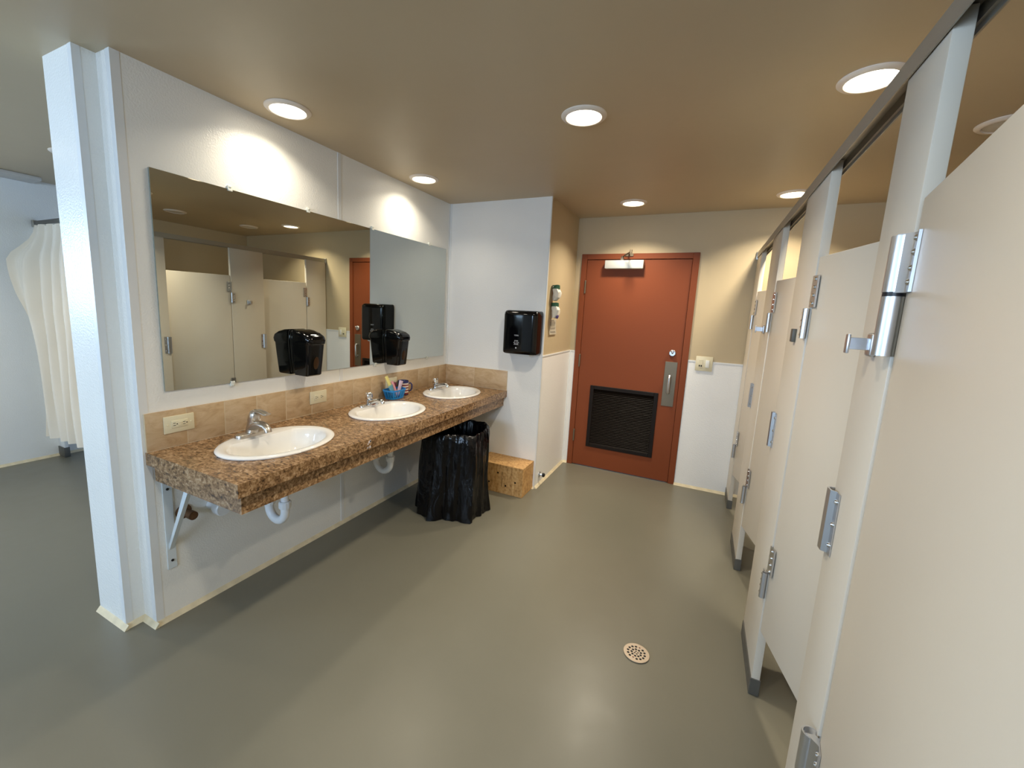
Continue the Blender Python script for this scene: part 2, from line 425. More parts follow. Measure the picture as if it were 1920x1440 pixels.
# ------------------------------------------------------------------ door
dr = bpy.data.objects.new('door_1', None); COL.objects.link(dr); dr.location = (0, YD, 0); dr['kind'] = 'structure'
dr['label'] = 'terracotta painted metal door with louver vent, closer and pull plate'
bm = BM()
for a, b in ((FD0, FD0 + 0.052), (FD1 - 0.052, FD1)): bx(bm, a, -0.014, 0, b, 0.1, FT, bev=0.002, seg=1)
bx(bm, FD0 + 0.052, -0.014, FT - 0.05, FD1 - 0.052, 0.1, FT, bev=0.002, seg=1)
bx(bm, FD0 + 0.052, 0.05, 0, FD0 + 0.07, 0.1, FT - 0.05); bx(bm, FD1 - 0.07, 0.05, 0, FD1 - 0.052, 0.1, FT - 0.05); bx(bm, FD0 + 0.07, 0.05, FT - 0.068, FD1 - 0.07, 0.1, FT - 0.05)
build('door_frame', bm, 'door_paint', dr, smooth=30)
L0, L1, LT = FD0 + 0.055, FD1 - 0.055, FT - 0.053
VX0, VX1, VZ0, VZ1 = 1.176, 1.805, 0.213, 0.835
bm = BM()
for b in ((L0, -0.004, 0.008, VX0 + 0.03, 0.045, LT), (VX1 - 0.03, -0.004, 0.008, L1, 0.045, LT), (VX0 + 0.03, -0.004, 0.008, VX1 - 0.03, 0.045, VZ0 + 0.03), (VX0 + 0.03, -0.004, VZ1 - 0.03, VX1 - 0.03, 0.045, LT)): bx(bm, *b)
build('door_leaf', bm, 'door_paint', dr, smooth=0)
bm = BM()
for b in ((VX0, VX0 + 0.035, VZ0, VZ1), (VX1 - 0.035, VX1, VZ0, VZ1), (VX0 + 0.035, VX1 - 0.035, VZ0, VZ0 + 0.035), (VX0 + 0.035, VX1 - 0.035, VZ1 - 0.035, VZ1)):
    bx(bm, b[0], -0.014, b[2], b[1], 0.02, b[3], bev=0.002, seg=1)
lv = build('louver_frame', bm, 'louver_paint', dr, smooth=0)
build('louver_back', bx(BM(), VX0 + 0.03, 0.036, VZ0 + 0.03, VX1 - 0.03, 0.044, VZ1 - 0.03), 'dark_hole', dr, smooth=0)
first = None
NS = 34
for i in range(NS):
    z = VZ0 + 0.045 + (VZ1 - VZ0 - 0.09) * i / (NS - 1)
    if first is None:
        bm = BM(); prism(bm, [(-0.006, -0.006), (-0.004, -0.008), (0.012, 0.006), (0.026, -0.008), (0.028, -0.006), (0.012, 0.0095)], 0, VX0 + 0.03, VX1 - 0.03)
        first = build('slat', bm, 'louver_paint', lv, (0, 0, z), smooth=0)
    else: twin(first, (0, 0, z))
# hinges
fh = None
for z in (1.72, 1.01, 0.25):
    if fh is None:
        bm = BM(); lathe(bm, [(0.008, -0.055), (0.008, 0.055)], 12); lathe(bm, [(0.006, -0.062), (0.0085, -0.058), (0.0085, -0.055)], 12); lathe(bm, [(0.0085, 0.055), (0.0085, 0.058), (0.006, 0.062)], 12)
        bx(bm, -0.004, 0, -0.055, 0.003, 0.014, 0.055)
        fh = build('hinge', bm, 'steel_plate', dr, (L0 - 0.002, -0.016, z + 0.06))
    else: twin(fh, (L0 - 0.002, -0.016, z + 0.06))
# thumb turn
bm = BM(); lathe(bm, [(0.029, -0.004), (0.029, -0.014), (0.024, -0.02)], 28, axis=1)
tt = build('deadbolt', bm, 'satin_chrome', dr, (1.886, 0, 1.212), label='round chrome deadbolt rose with thumb turn')
bm = BM(); sweep(bm, [(0, -0.018, 0.0), (0, -0.034, 0.008), (0.012, -0.036, 0.022)], [0.008, 0.008, 0.006], 10); sweep(bm, [(0, -0.03, 0.004), (-0.012, -0.036, 0.02)], [0.007, 0.005], 10)
build('thumb_turn', bm, 'satin_chrome', tt)
pp = build('pull_plate', bx(BM(), 1.836, -0.008, 0.724, 1.938, -0.004, 1.132, bev=0.001, seg=1), 'steel_plate', dr, label='brown steel pull plate')
bm = BM()
sweep(bm, [(1.884, -0.006, 1.0), (1.884, -0.035, 1.004), (1.884, -0.046, 0.99), (1.884, -0.046, 0.87), (1.884, -0.035, 0.852), (1.884, -0.006, 0.856)], 0.012, 12, flat=(1.0, 1.0))
build('handle', bm, 'satin_chrome', pp)
# closer
bm = BM(); bx(bm, 1.229, -0.068, 1.948, 1.57, -0.004, 2.022, bev=0.004)
build('closer_body', bm, 'closer_cover', dr, label='silver-white box of the door closer')
bm = BM()
bx(bm, 1.365, -0.05, 2.022, 1.39, -0.025, 2.045); lathe(bm, [(0.012, 2.02), (0.012, 2.06)], 12, (1.378, -0.038, 0))
sweep(bm, [(1.378, -0.038, 2.052), (1.43, -0.13, 2.066), (1.475, -0.2, 2.072)], 0.008, 8, flat=(1, 0.5))
sweep(bm, [(1.475, -0.2, 2.078), (1.44, -0.09, 2.082), (1.432, -0.016, 2.075)], 0.007, 8)
lathe(bm, [(0.011, 2.062), (0.011, 2.092)], 12, (1.475, -0.2, 0)); bx(bm, 1.40, -0.022, 2.062, 1.47, -0.012, 2.086)
build('closer_arm', bm, 'steel_plate', dr, label='jointed steel closer arm')

# ------------------------------------------------------------------ recessed ceiling lights
def make_light(glow, label, loc, group, share=1.0):
    t = thing('recessed_light', label, 'ceiling light', loc, group=group)
    bm = BM(); lathe(bm, [(0.078, -0.006), (0.082, -0.012), (0.098, -0.009), (0.104, -0.003), (0.104, 0.0), (0.078, 0.0)], 48, cap0=False, cap1=False)
    build('trim_ring', bm, 'lamp_trim', t)
    bm = BM(); lathe(bm, [(0.079, -0.0035), (0.076, -0.0075), (0.05, -0.011), (0.02, -0.0125)], 48, cap0=True)
    build('diffuser', bm, 'lamp_glow' if glow else 'lamp_off', t)
    if glow:
        power = LAMP_POWER * share
        l = bpy.data.lights.new('lamp_light', 'AREA'); l.shape = 'DISK'; l.size = 0.14; l.energy = power; l.color = LAMP_COLOR; l.spread = math.radians(LAMP_SPREAD if share == 1 else 136)
        lo_ = link(bpy.data.objects.new('lamp_light', l), t); lo_.location = (0, 0, -0.016)
    return t
mla = make_light(True, 'lit round ceiling light above the left end of the mirror', (0.211, 1.494, H), 'lit ceiling lights', MIRROR_LAMP_SHARE)
dup(mla, (0.208, 2.594, H), 'lit round ceiling light above the right end of the mirror')
la = make_light(True, 'lit round ceiling light over the aisle, well in front of the door', (1.511, 2.036, H), 'lit ceiling lights')
for x, y, l in [(1.501, 3.628, 'lit round ceiling light just in front of the terracotta door'), (2.566, 2.104, 'large-looking lit ceiling light at the headrail, nearest of the stall row'),
                (2.577, 3.67, 'lit ceiling light over the far end of the stall headrail')]:
    dup(la, (x, y, H), l)
# lamps above and behind the camera, out of the frame, that light the near floor, the end post and the nearest stall door
make_light(True, 'lit round ceiling light above the near floor, out of the photo', (1.505, 0.44, H), 'lit ceiling lights', 0.72)
make_light(True, 'lit round ceiling light in the shower side of the room, out of the photo', (-1.75, 0.50, H), 'lit ceiling lights', 0.78)
lo = make_light(False, 'unlit round ceiling light above the inside of the stalls, nearer one', (3.2, 2.72, H), 'unlit ceiling lights')
dup(lo, (3.2, 3.55, H), 'unlit round ceiling light above the farthest stall')
dup(lo, (-1.83, 1.41, H), 'unlit round ceiling light peeping out behind the white end post')
tag(build('ceiling_panel', bx(BM(), XL, 0.2, H - 0.03, -2.90, 1.60, H - 0.001, bev=0.004), 'lamp_off'), 'flat white fixture on the ceiling in the corner by the shower', 'light fixture')

# ------------------------------------------------------------------ mirror
mr = thing('wall_mirror', 'wide frameless mirror clipped to the white wall above the sinks', 'mirror', (0.0, 0.994, 1.09))
mr.name = 'mirror'
ML, MH = 2.216, 0.936
build('mirror_glass', bx(BM(), 0.004, 0, 0, 0.0085, ML, MH), 'mirror_glass', mr, smooth=0)
build('backing', bx(BM(), 0.0005, 0.0, 0.0, 0.0038, ML, MH), 'mirror_edge', mr, smooth=0)
fc = None
for y, top in [(1.323, 1), (1.769, 1), (2.293, 1), (2.954, 1), (1.291, 0), (2.323, 0), (2.959, 0)]:
    z = MH + 0.004 if top else -0.004
    rot = (0, 0, 0) if top else (PI, 0, 0)
    if fc is None:
        bm = BM(); bx(bm, 0.001, -0.011, -0.004, 0.012, 0.011, 0.014, bev=0.003); bx(bm, 0.0088, -0.011, -0.013, 0.013, 0.011, 0.0, bev=0.002); lathe(bm, [(0.004, 0.012), (0.004, 0.0145), (0.002, 0.0155)], 10, (0, 0, 0.006), axis=0)
        fc = build('clip', bm, 'clear_clip', mr, (0, y - 0.994, z), rot, label='clear plastic mirror clip')
    else:
        c = twin(fc, (0, y - 0.994, z)); c.rotation_euler = rot

# ------------------------------------------------------------------ counter
CD, CY0 = 0.637, 0.905
ct = thing('vanity_counter', 'long brown granite-look laminate counter with three white sinks', 'counter', (0, CY0, 0))
SINKS = [(0.325, 1.307), (0.325, 2.10), (0.325, 2.88)]
CL = YC - 0.004 - CY0
bm = holed('countertop', [(0.0005, 0), (CD, 0), (CD, CL), (0.0005, CL)], [ell(x, y - CY0, 0.205, 0.265) for x, y in SINKS], 0.055)
ctop = build('countertop', bm, 'granite_laminate', ct, (0, 0, ZC - 0.0275), smooth=0)
build('apron', bx(BM(), 0.588, 0.028, 0.695, 0.608, CL, ZC - 0.055), 'granite_laminate', ct, smooth=0)
build('end_apron', bx(BM(), 0.005, 0.028, 0.695, 0.588, 0.048, ZC - 0.055), 'granite_laminate', ct, smooth=0)
br = build('bracket', bx(BM(), 0.0005, 0.05, 0.25, 0.006, 0.088, ZC - 0.056, bev=0.001, seg=1), 'bracket_white', ct, label='white steel wall bracket')
bm = BM(); prism(bm, [(0.006, 0.345), (0.006, 0.375), (0.21, ZC - 0.06), (0.235, ZC - 0.06), (0.235, ZC - 0.075)], 1, 0.060, 0.078)
build('brace', bm, 'bracket_white', br, smooth=0)
for z in (0.29, 0.64):
    bm = BM(); lathe(bm, [(0.006, 0.006), (0.006, 0.009), (0.003, 0.0105)], 12, (0, 0.069, z), axis=0); build('screw', bm, 'dark_hole', br)
bm = BM()
for k in range(9):
    a, b = random.uniform(-0.012, 0.012), random.uniform(-0.022, 0.02); r = random.uniform(0.003, 0.008)
    lathe(bm, [(r, 0.0), (r * 0.8, 0.0006)], 7, (CD, 1.585 + a - CY0, ZC - 0.026 + b), axis=0)
build('chipped_spot', bm, 'white_scuff', ct, label='pale chipped spot on the front edge')['kind'] = 'stuff'

# backsplash tiles
bs = thing('tile_backsplash', 'tan ceramic tile backsplash behind and beside the counter', 'backsplash', (0, CY0, ZC))
build('grout_bed', bx(BM(), 0.0005, 0.002, 0.0002, 0.0103, CL, 0.171), 'grout', bs, smooth=0)
build('grout_bed', bx(BM(), 0.0103, CL - 0.0096, 0.0002, 0.6335, CL - 0.0002, 0.171), 'grout', bs, smooth=0)
J = [0.907, 1.07, 1.243, 1.413, 1.588, 1.765, 1.937, 2.105, 2.278, 2.457, 2.660, 2.835, 2.990, 3.145, 3.268]
for a, b in zip(J, J[1:]):
    w = b - a - 0.003
    e = random.uniform(-0.0006, 0.0006)
    build('tile', bx(BM(), -0.003, -w / 2, -0.0845, 0.005 + e, w / 2, 0.0845, bev=0.0015), 'tile_tan', bs, (0.006, (a + b) / 2 - CY0, 0.0875), smooth=30)
XJ = [0.012, 0.309, 0.634]
for a, b in zip(XJ, XJ[1:]):
    build('tile', bx(BM(), -(b - a - 0.003) / 2, -0.005, -0.0845, (b - a - 0.003) / 2, 0.002, 0.0845, bev=0.0015), 'tile_tan', bs, ((a + b) / 2, CL - 0.006, 0.0875), smooth=30)

# ------------------------------------------------------------------ sinks
def make_sink(loc, label):
    t = thing('sink', label, 'sink', loc, group='white oval drop-in sinks')
    N = 64
    def ring(a, b, z, cx=0.0, xmin=-9):
        out = []
        for i in range(N):
            q = 2 * PI * i / N; out.append((max(cx + b * math.cos(q), xmin), a * math.sin(q), z))
        return out
    rings = [ring(0.258, 0.198, -0.03), ring(0.263, 0.203, -0.002), ring(0.275, 0.215, 0.0015), ring(0.277, 0.217, 0.007), ring(0.272, 0.212, 0.0125), ring(0.258, 0.199, 0.0145), ring(0.245, 0.186, 0.012, 0.004, -0.135),
             ring(0.236, 0.174, 0.010, 0.006, -0.112), ring(0.229, 0.167, 0.004, 0.008, -0.108), ring(0.222, 0.160, -0.02, 0.010, -0.104), ring(0.208, 0.148, -0.07, 0.012, -0.096), ring(0.180, 0.126, -0.115, 0.014, -0.085), ring(0.120, 0.085, -0.138, 0.016, -0.06), ring(0.035, 0.035, -0.146, 0.018), ring(0.022, 0.022, -0.147, 0.018)]
    under = [ring(0.034, 0.034, -0.160, 0.018), ring(0.13, 0.095, -0.150, 0.016), ring(0.192, 0.138, -0.125, 0.014), ring(0.222, 0.162, -0.075, 0.012), ring(0.24, 0.178, -0.03, 0.006)]
    bm = BM(); loft(bm, under + rings, True, False); bmesh.ops.remove_doubles(bm, verts=bm.verts, dist=1e-5)
    build('basin', bm, 'porcelain', t, smooth=50)
    bm = BM(); lathe(bm, [(0.027, -0.1455), (0.027, -0.1435), (0.021, -0.142), (0.018, -0.1445), (0.004, -0.1435)], 24, (0.018, 0, 0))
    build('drain', bm, 'chrome', t)
    return t
s1 = make_sink((SINKS[0][0], SINKS[0][1], ZC), 'nearest of the three white oval sinks, with the brushed single-lever faucet')
dup(s1, (SINKS[1][0], SINKS[1][1], ZC), 'middle white oval sink, in front of the blue basket')
dup(s1, (SINKS[2][0], SINKS[2][1], ZC), 'farthest white oval sink, next to the tiled end of the counter')

# faucets
def escutcheon(bm, hl, hw, h):
    rings = []
    for s, z in ((1.0, 0), (1.0, h * 0.5), (0.93, h * 0.85), (0.8, h)):
        rings.append([(hw * s * math.cos(2 * PI * i / 36), (hl - hw) * (1 if math.sin(2 * PI * i / 36) > 0 else -1) * (1 if abs(math.sin(2 * PI * i / 36)) > 1e-6 else 0) + hw * s * math.sin(2 * PI * i / 36), z) for i in range(36)])
    loft(bm, rings)
ZR = ZC + 0.0145
f1 = thing('faucet', 'brushed nickel single-lever faucet on the nearest sink', 'faucet', (0.155, 1.288, ZR - 0.003))
f1.scale = (1.12, 1.12, 1.12)
bm = BM(); escutcheon(bm, 0.078, 0.027, 0.016); build('base_plate', bm, 'nickel', f1)
bm = BM()
sweep(bm, [(-0.004, 0, 0.006), (0.0, 0, 0.03), (0.008, 0, 0.056), (0.022, 0, 0.078)], [0.029, 0.026, 0.024, 0.022], 20)
sweep(bm, [(0.004, 0, 0.035), (0.03, 0, 0.052), (0.06, 0, 0.058), (0.088, 0, 0.054), (0.104, 0, 0.042), (0.107, 0, 0.03)], [0.024, 0.022, 0.019, 0.016, 0.0145, 0.014], 18, flat=(0.85, 1.1))
build('spout', bm, 'nickel', f1, smooth=60)
bm = BM()
sweep(bm, [(0.008, 0, 0.066), (0.016, 0, 0.086), (0.024, 0, 0.104), (0.030, 0, 0.114)], [0.024, 0.0245, 0.022, 0.012], 20)
sweep(bm, [(0.018, 0, 0.106), (0.045, 0, 0.117), (0.075, 0, 0.114), (0.1, 0, 0.108), (0.112, 0, 0.112)], [0.016, 0.017, 0.015, 0.014, 0.011], 16, flat=(0.4, 1.15))
build('lever', bm, 'nickel', f1, smooth=60)
def make_chrome_faucet(loc, label):
    t = thing('faucet', label, 'faucet', loc)
    bm = BM(); escutcheon(bm, 0.082, 0.026, 0.014); build('base_plate', bm, 'chrome', t)
    bm = BM(); lathe(bm, [(0.024, 0.01), (0.021, 0.03), (0.02, 0.042)], 24)
    sweep(bm, [(0.0, 0, 0.024), (0.04, 0, 0.036), (0.08, 0, 0.046), (0.108, 0, 0.048), (0.12, 0, 0.04), (0.122, 0, 0.03)], [0.019, 0.016, 0.0135, 0.0125, 0.0125, 0.012], 16)
    build('spout', bm, 'chrome', t, smooth=60)
    bm = BM()
    rings = []
    for r, z in ((0.016, 0.042), (0.023, 0.05), (0.025, 0.058), (0.022, 0.086), (0.017, 0.092)):
        rings.append([(r * (1 + 0.06 * math.cos(6 * 2 * PI * i / 36)) * math.cos(2 * PI * i / 36), r * (1 + 0.06 * math.cos(6 * 2 * PI * i / 36)) * math.sin(2 * PI * i / 36), z) for i in range(36)])
    loft(bm, rings); build('knob', bm, 'chrome', t, smooth=50)
    return t
f2 = make_chrome_faucet((0.155, 2.10, ZR - 0.003), 'polished chrome faucet with round knob on the middle sink')
dup(f2, (0.155, 2.88, ZR - 0.003), 'polished chrome faucet with round knob on the farthest sink')

# outlets on the backsplash
def make_outlet(loc, label):
    t = thing('wall_outlet', label, 'outlet', loc)
    t.name = 'power_outlet'
    pl = build('plate', bx(BM(), 0, -0.0625, -0.039, 0.006, 0.0625, 0.039, bev=0.0025), 'ivory_plastic', t)
    ins = build('receptacle', bx(BM(), 0.004, -0.034, -0.017, 0.0085, 0.034, 0.017, bev=0.0015), 'ivory_plastic', t)
    bm = BM()
    for y in (-0.02, 0.02):
        bx(bm, 0.008, y - 0.007, 0.004, 0.0091, y + 0.003, 0.0062); bx(bm, 0.008, y - 0.007, -0.0062, 0.0091, y + 0.003, -0.004); lathe(bm, [(0.0026, 0.008), (0.0026, 0.0091)], 10, (0, y + 0.009, 0), axis=0)
    build('slots', bm, 'dark_hole', ins, smooth=0)['kind'] = 'stuff'
    build('test_buttons', bx(BM(), 0.008, -0.006, -0.008, 0.0098, 0.006, 0.008, bev=0.0008, seg=1), 'ivory_plastic', ins)
    for y in (-0.049, 0.049):
        bm = BM(); lathe(bm, [(0.0035, 0.005), (0.0035, 0.0068), (0.002, 0.0073)], 10, (0, y, 0), axis=0); build('screw', bm, 'ivory_plastic', t)
    return t
o1 = make_outlet((0.011, 1.037, 0.937), 'ivory horizontal outlet on the backsplash left of the nearest sink')
dup(o1, (0.011, 1.812, 0.932), 'ivory horizontal outlet on the backsplash between the nearest and middle sinks')
dup(o1, (0.011, 2.493, 0.932), 'ivory outlet half hidden behind the flag mug')

# soap dispensers (stuck on the mirror)
def make_soap(loc, label):
    t = thing('soap_dispenser', label, 'soap dispenser', loc)
    prof = [(0.0, 0.118, 0.098, 0.014), (0.006, 0.126, 0.104, 0.018), (0.09, 0.136, 0.114, 0.022), (0.18, 0.146, 0.122, 0.026), (0.186, 0.154, 0.126, 0.028), (0.205, 0.158, 0.130, 0.03), (0.226, 0.15, 0.130, 0.034), (0.244, 0.118, 0.126, 0.034), (0.257, 0.07, 0.118, 0.03), (0.261, 0.03, 0.108, 0.014)]
    def sec(d, w, r, z, x0=0.02):
        pts = rrect(x0 - 0.05, -w / 2, d, w / 2, min(r, w / 2 - 0.001), z, 6)
        return [(max(p[0], x0), p[1], p[2]) for p in pts]
    bm = BM(); loft(bm, [sec(d, w, r, z) for z, d, w, r in prof]); bmesh.ops.remove_doubles(bm, verts=bm.verts, dist=1e-5)
    build('cover', bm, 'black_plastic', t, smooth=40)
    bm = BM(); loft(bm, [[(x, y, z) for x, y, z in rrect(0, -0.062 * s, 0.019, 0.062 * s, 0.004, z, 3)] for z, s in ((0.012, 0.82), (0.015, 0.84), (0.2, 1.02), (0.25, 0.98), (0.258, 0.9))])
    build('back_plate', bm, 'black_plastic', t, smooth=40)
    bm = BM(); rings = []
    for s, dx in ((1.0, -0.003), (1.0, 0.0012), (0.9, 0.0022)):
        rings.append([(0.1352 + 0.000118 * 1000 * 0.001 * (72 * math.sin(2 * PI * i / 28) * 0.04 * s / 0.04) * 0.04 + dx + 0.11 * 0.036 * s * math.sin(2 * PI * i / 28), 0.018 * s * math.cos(2 * PI * i / 28), 0.075 + 0.036 * s * math.sin(2 * PI * i / 28)) for i in range(28)])
    loft(bm, rings); build('level_window', bm, 'amber_window', t, label='small brown oval level window')
    return t
d1 = make_soap((0.009, 1.689, 1.092), 'black soap dispenser on the mirror above the nearest faucet, left of the other')
dup(d1, (0.009, 2.475, 1.080), 'black soap dispenser on the mirror above the toiletry basket')

# towel dispenser
td = thing('towel_dispenser', 'glossy black paper towel dispenser on the white wall right of the counter', 'towel dispenser', (0.781, YC - 0.004, 1.172))
bm = BM(); rings = []
for z, ins in ((0.0, 0.016), (0.004, 0.007), (0.014, 0.001), (0.03, 0), (0.034, 0), (0.311, 0), (0.315, 0), (0.335, 0.004), (0.347, 0.014), (0.353, 0.03)):
    pts = []
    hw, dp = 0.148 - ins * 0.5, 0.152 - ins
    base = rrect(-hw, -dp, hw, 0.05, 0.042, z, 8)
    for x, y, zz in base:
        pts.append((x, min(y - 0.006 * max(0, 1 - (x / hw) ** 2) * (1 if y < -0.09 else 0), 0.0), zz))
    rings.append(pts)
loft(bm, rings); bmesh.ops.remove_doubles(bm, verts=bm.verts, dist=1e-5)
build('cover', bm, 'black_plastic', td, smooth=45)
build('chute', bx(BM(), -0.09, -0.11, -0.014, 0.09, -0.02, 0.002, bev=0.004), 'white_plastic', td)
bm = text_bm('TORK', 0.015, 0.0004); bmesh.ops.scale(bm, vec=(1, 1, 1), verts=bm.verts)
build('lettering', bm, 'print_silver', td, (-0.015, -0.1592, 0.152), (PI / 2, 0, 0), smooth=0)
bm = BM()
def frame2(bm, x0, z0, x1, z1, w, y):
    for b in ((x0, z0, x1, z0 + w), (x0, z1 - w, x1, z1), (x0, z0 + w, x0 + w, z1 - w), (x1 - w, z0 + w, x1, z1 - w)): bx(bm, b[0], y, b[1], b[2], y + 0.0008, b[3])
yy = -0.1592
frame2(bm, -0.03, 0.083, 0.0, 0.113, 0.0022, yy); bx(bm, -0.0165, yy, 0.089, -0.0135, yy + 0.0008, 0.107)
bx(bm, -0.036, yy, 0.078, 0.006, yy + 0.0008, 0.08); bx(bm, -0.039, yy, 0.092, -0.033, yy + 0.0008, 0.096); bx(bm, 0.003, yy, 0.092, 0.009, yy + 0.0008, 0.096)
build('pictogram', bm, 'print_silver', td, smooth=0)['kind'] = 'stuff'
bm = BM(); lathe(bm, [(0.006, yy), (0.006, yy + 0.0008)], 12, (-0.015, 0, 0.052), axis=1); build('keyhole', bm, 'print_silver', td)

# ------------------------------------------------------------------ things on the chase wall side
def crumple(bm, amp, sc, seed):
    for v in bm.verts:
        n = noise.noise_vector(v.co * sc + Vector((seed, seed * 2, 0))); v.co += n * amp
def pouch(loc, label, purple):
    t = thing('paper_pouch', label, 'pouch', loc, group='small pouches pinned to the tan wall')
    bm = BM(); rings = []
    for k in range(9):
        f = k / 8; w = 0.036 * (0.75 + 0.35 * math.sin(PI * (0.2 + 0.7 * f))); d = 0.024 * math.sin(PI * (0.12 + 0.8 * f)) + 0.012
        rings.append([(0.006 + d + d * math.cos(2 * PI * i / 18), w * math.sin(2 * PI * i / 18) + 0.012 * f, -0.115 * f) for i in range(18)])
    loft(bm, rings); crumple(bm, 0.011, 30, loc[2]); 
    for v in bm.verts: v.co.x = max(v.co.x, 0.0005)
    build('bag', bm, 'white_fabric', t, smooth=25)
    bm = BM(); rings = []
    for k in range(4):
        f = k / 3; w = 0.034 + 0.006 * f
        rings.append([(0.034 + 0.03 * math.cos(2 * PI * i / 16), w * math.sin(2 * PI * i / 16), 0.012 - 0.03 * f) for i in range(16)])
    loft(bm, rings); crumple(bm, 0.004, 45, 3.3)
    for v in bm.verts: v.co.x = max(v.co.x, 0.0005)
    build('header', bm, 'green_fabric', t, smooth=25, label='dark green top')
    if purple:
        bm = BM(); lathe(bm, [(0.004, 0), (0.018, 0.004), (0.02, 0.012), (0.01, 0.02)], 12, (0.05, 0.0, -0.10), axis=0); crumple(bm, 0.004, 50, 7)
        build('patch', bm, 'purple_fabric', t, smooth=25, label='purple patch')
pouch((XC, 3.42, 1.735), 'crumpled white pouch with green top, upper of two on the tan wall side', False)
pouch((XC, 3.42, 1.590), 'crumpled white pouch with green top and purple corner on the tan wall side', True)
nt = thing('paper_notice', 'small printed paper notice taped to the tan wall beside the towel dispenser', 'notice', (XC, 3.485, 1.40))
bm = BM(); V = []
for i in range(5):
    for j in range(5):
        V.append(bm.verts.new((0.0012 + 0.010 * (i / 4) ** 2, -0.092 + 0.184 * j / 4, 0.066 - 0.132 * i / 4)))
for i in range(4):
    for j in range(4): bm.faces.new((V[i * 5 + j], V[i * 5 + j + 1], V[i * 5 + j + 6], V[i * 5 + j + 5]))
r = bmesh.ops.solidify(bm, geom=bm.faces[:], thickness=0.0004)
build('sheet', bm, 'paper', nt, smooth=0)
bm = BM()
rows = [(0.054, 0.022), (0.044, 0.032), (0.034, 0.045), (0.025, 0.042), (0.016, 0.046), (0.007, 0.036), (-0.01, 0.044), (-0.019, 0.04), (-0.042, 0.046), (-0.05, 0.044)]
for z, w in rows:
    y = -w
    while y < w - 0.004:
        l = random.uniform(0.006, 0.016); xo = 0.0016 + 0.010 * ((0.066 - z) / 0.132) ** 2; bx(bm, xo, y * 1.5, z - 0.0018, xo + 0.0007, min(y + l, w) * 1.5, z + 0.0018); y += l + 0.003
pr_ = build('printed_lines', bm, 'ink', nt, smooth=0); pr_['kind'] = 'stuff'
ds = thing('door_stop', 'small chrome door stop low on the boxed-out wall', 'door stop', (XC + 0.004, 3.385, 0.095))
bm = BM(); lathe(bm, [(0.024, 0), (0.024, 0.006), (0.014, 0.012), (0.011, 0.03)], 20, axis=0); build('base', bm, 'satin_chrome', ds)
bm = BM(); lathe(bm, [(0.014, 0.03), (0.018, 0.034), (0.018, 0.046), (0.012, 0.052)], 20, axis=0); build('bumper', bm, 'black_washer', ds)
# switch plate on the door wall
sw = thing('light_switch', 'ivory double switch plate on the wall right of the door', 'switch', (2.149, YD - 0.008, 1.142))
build('plate', bx(BM(), -0.067, -0.007, -0.064, 0.067, 0.0, 0.064, bev=0.003), 'ivory_plastic', sw)
sw1 = build('sensor_insert', bx(BM(), -0.042, -0.011, -0.034, -0.010, -0.005, 0.034, bev=0.001, seg=1), 'ivory_plastic', sw)
bm = BM()
for x in (-0.034, -0.019): bx(bm, x - 0.005, -0.0125, -0.027, x + 0.004, -0.0105, -0.012)
build('buttons', bm, 'louver_paint', sw1, smooth=0)['kind'] = 'stuff'
build('rocker', bx(BM(), 0.012, -0.014, -0.033, 0.042, -0.005, 0.033, bev=0.003), 'white_plastic', sw, label='white rocker')

# ------------------------------------------------------------------ basket of toiletries and mug
bk = thing('toiletry_basket', 'small blue plastic basket holding toiletries behind the middle sink', 'basket', (0.095, 2.435, ZC))
def bring(s, z, n=40):
    out = []
    for i in range(n):
        q = 2 * PI * i / n; c, sn = math.cos(q), math.sin(q)
        out.append((0.058 * s * math.copysign(abs(c) ** 0.6, c), 0.088 * s * math.copysign(abs(sn) ** 0.6, sn), z))
    return out
bm = BM(); loft(bm, [bring(0.8, 0.0015), bring(0.82, 0.012), bring(0.79, 0.012), bring(0.78, 0.005)], True, True); build('floor_tray', bm, 'blue_plastic', bk)
bm = BM(); loft(bm, [bring(1.0, 0.06), bring(1.03, 0.06), bring(1.03, 0.07), bring(0.98, 0.07), bring(0.98, 0.06)], False, False); build('rim', bm, 'blue_plastic', bk)
bm = BM(); A, B_ = bring(0.81, 0.01, 56), bring(1.0, 0.062, 56)
for i in range(56):
    if i % 14 in (6, 7, 8): continue
    if i % 2 == 0:
        a, b = Vector(A[i]), Vector(B_[i]); a2, b2 = Vector(A[(i + 1) % 56]), Vector(B_[(i + 1) % 56]); k = 0.94
        loft(bm, [[a, a2, a2 * 1, a * 1][:2] + [Vector((a2.x * k, a2.y * k, a2.z)), Vector((a.x * k, a.y * k, a.z))], [b, b2, Vector((b2.x * k, b2.y * k, b2.z)), Vector((b.x * k, b.y * k, b.z))]])
for s in range(4):
    i0 = s * 14 + 6
    a = [Vector(A[(i0 + j) % 56]) for j in range(4)]; b = [Vector(B_[(i0 + j) % 56]) for j in range(4)]
    k = 0.94
    for j in range(3):
        loft(bm, [[a[j], a[j + 1], Vector((a[j + 1].x * k, a[j + 1].y * k, a[j + 1].z)), Vector((a[j].x * k, a[j].y * k, a[j].z))], [b[j], b[j + 1], Vector((b[j + 1].x * k, b[j + 1].y * k, b[j + 1].z)), Vector((b[j].x * k, b[j].y * k, b[j].z))]])
build('ribs', bm, 'blue_plastic', bk, smooth=0)
def stick(name, label, cat, m, p0, p1, w, th, tip=1.0):
    p0, p1 = Vector(p0), Vector(p1)
    bm = BM(); n = 6
    sweep(bm, [tuple(p0.lerp(p1, i / n) - p0) for i in range(n + 1)], [w * (1 if i < n - 1 else (1 + tip) / 2 if i == n - 1 else tip) for i in range(n + 1)], 12, flat=(th / w, 1))
    o = build(name, bm, m, loc=tuple(p0)); return tag(o, label, cat, 'toiletries in the blue basket')
zb = ZC + 0.014
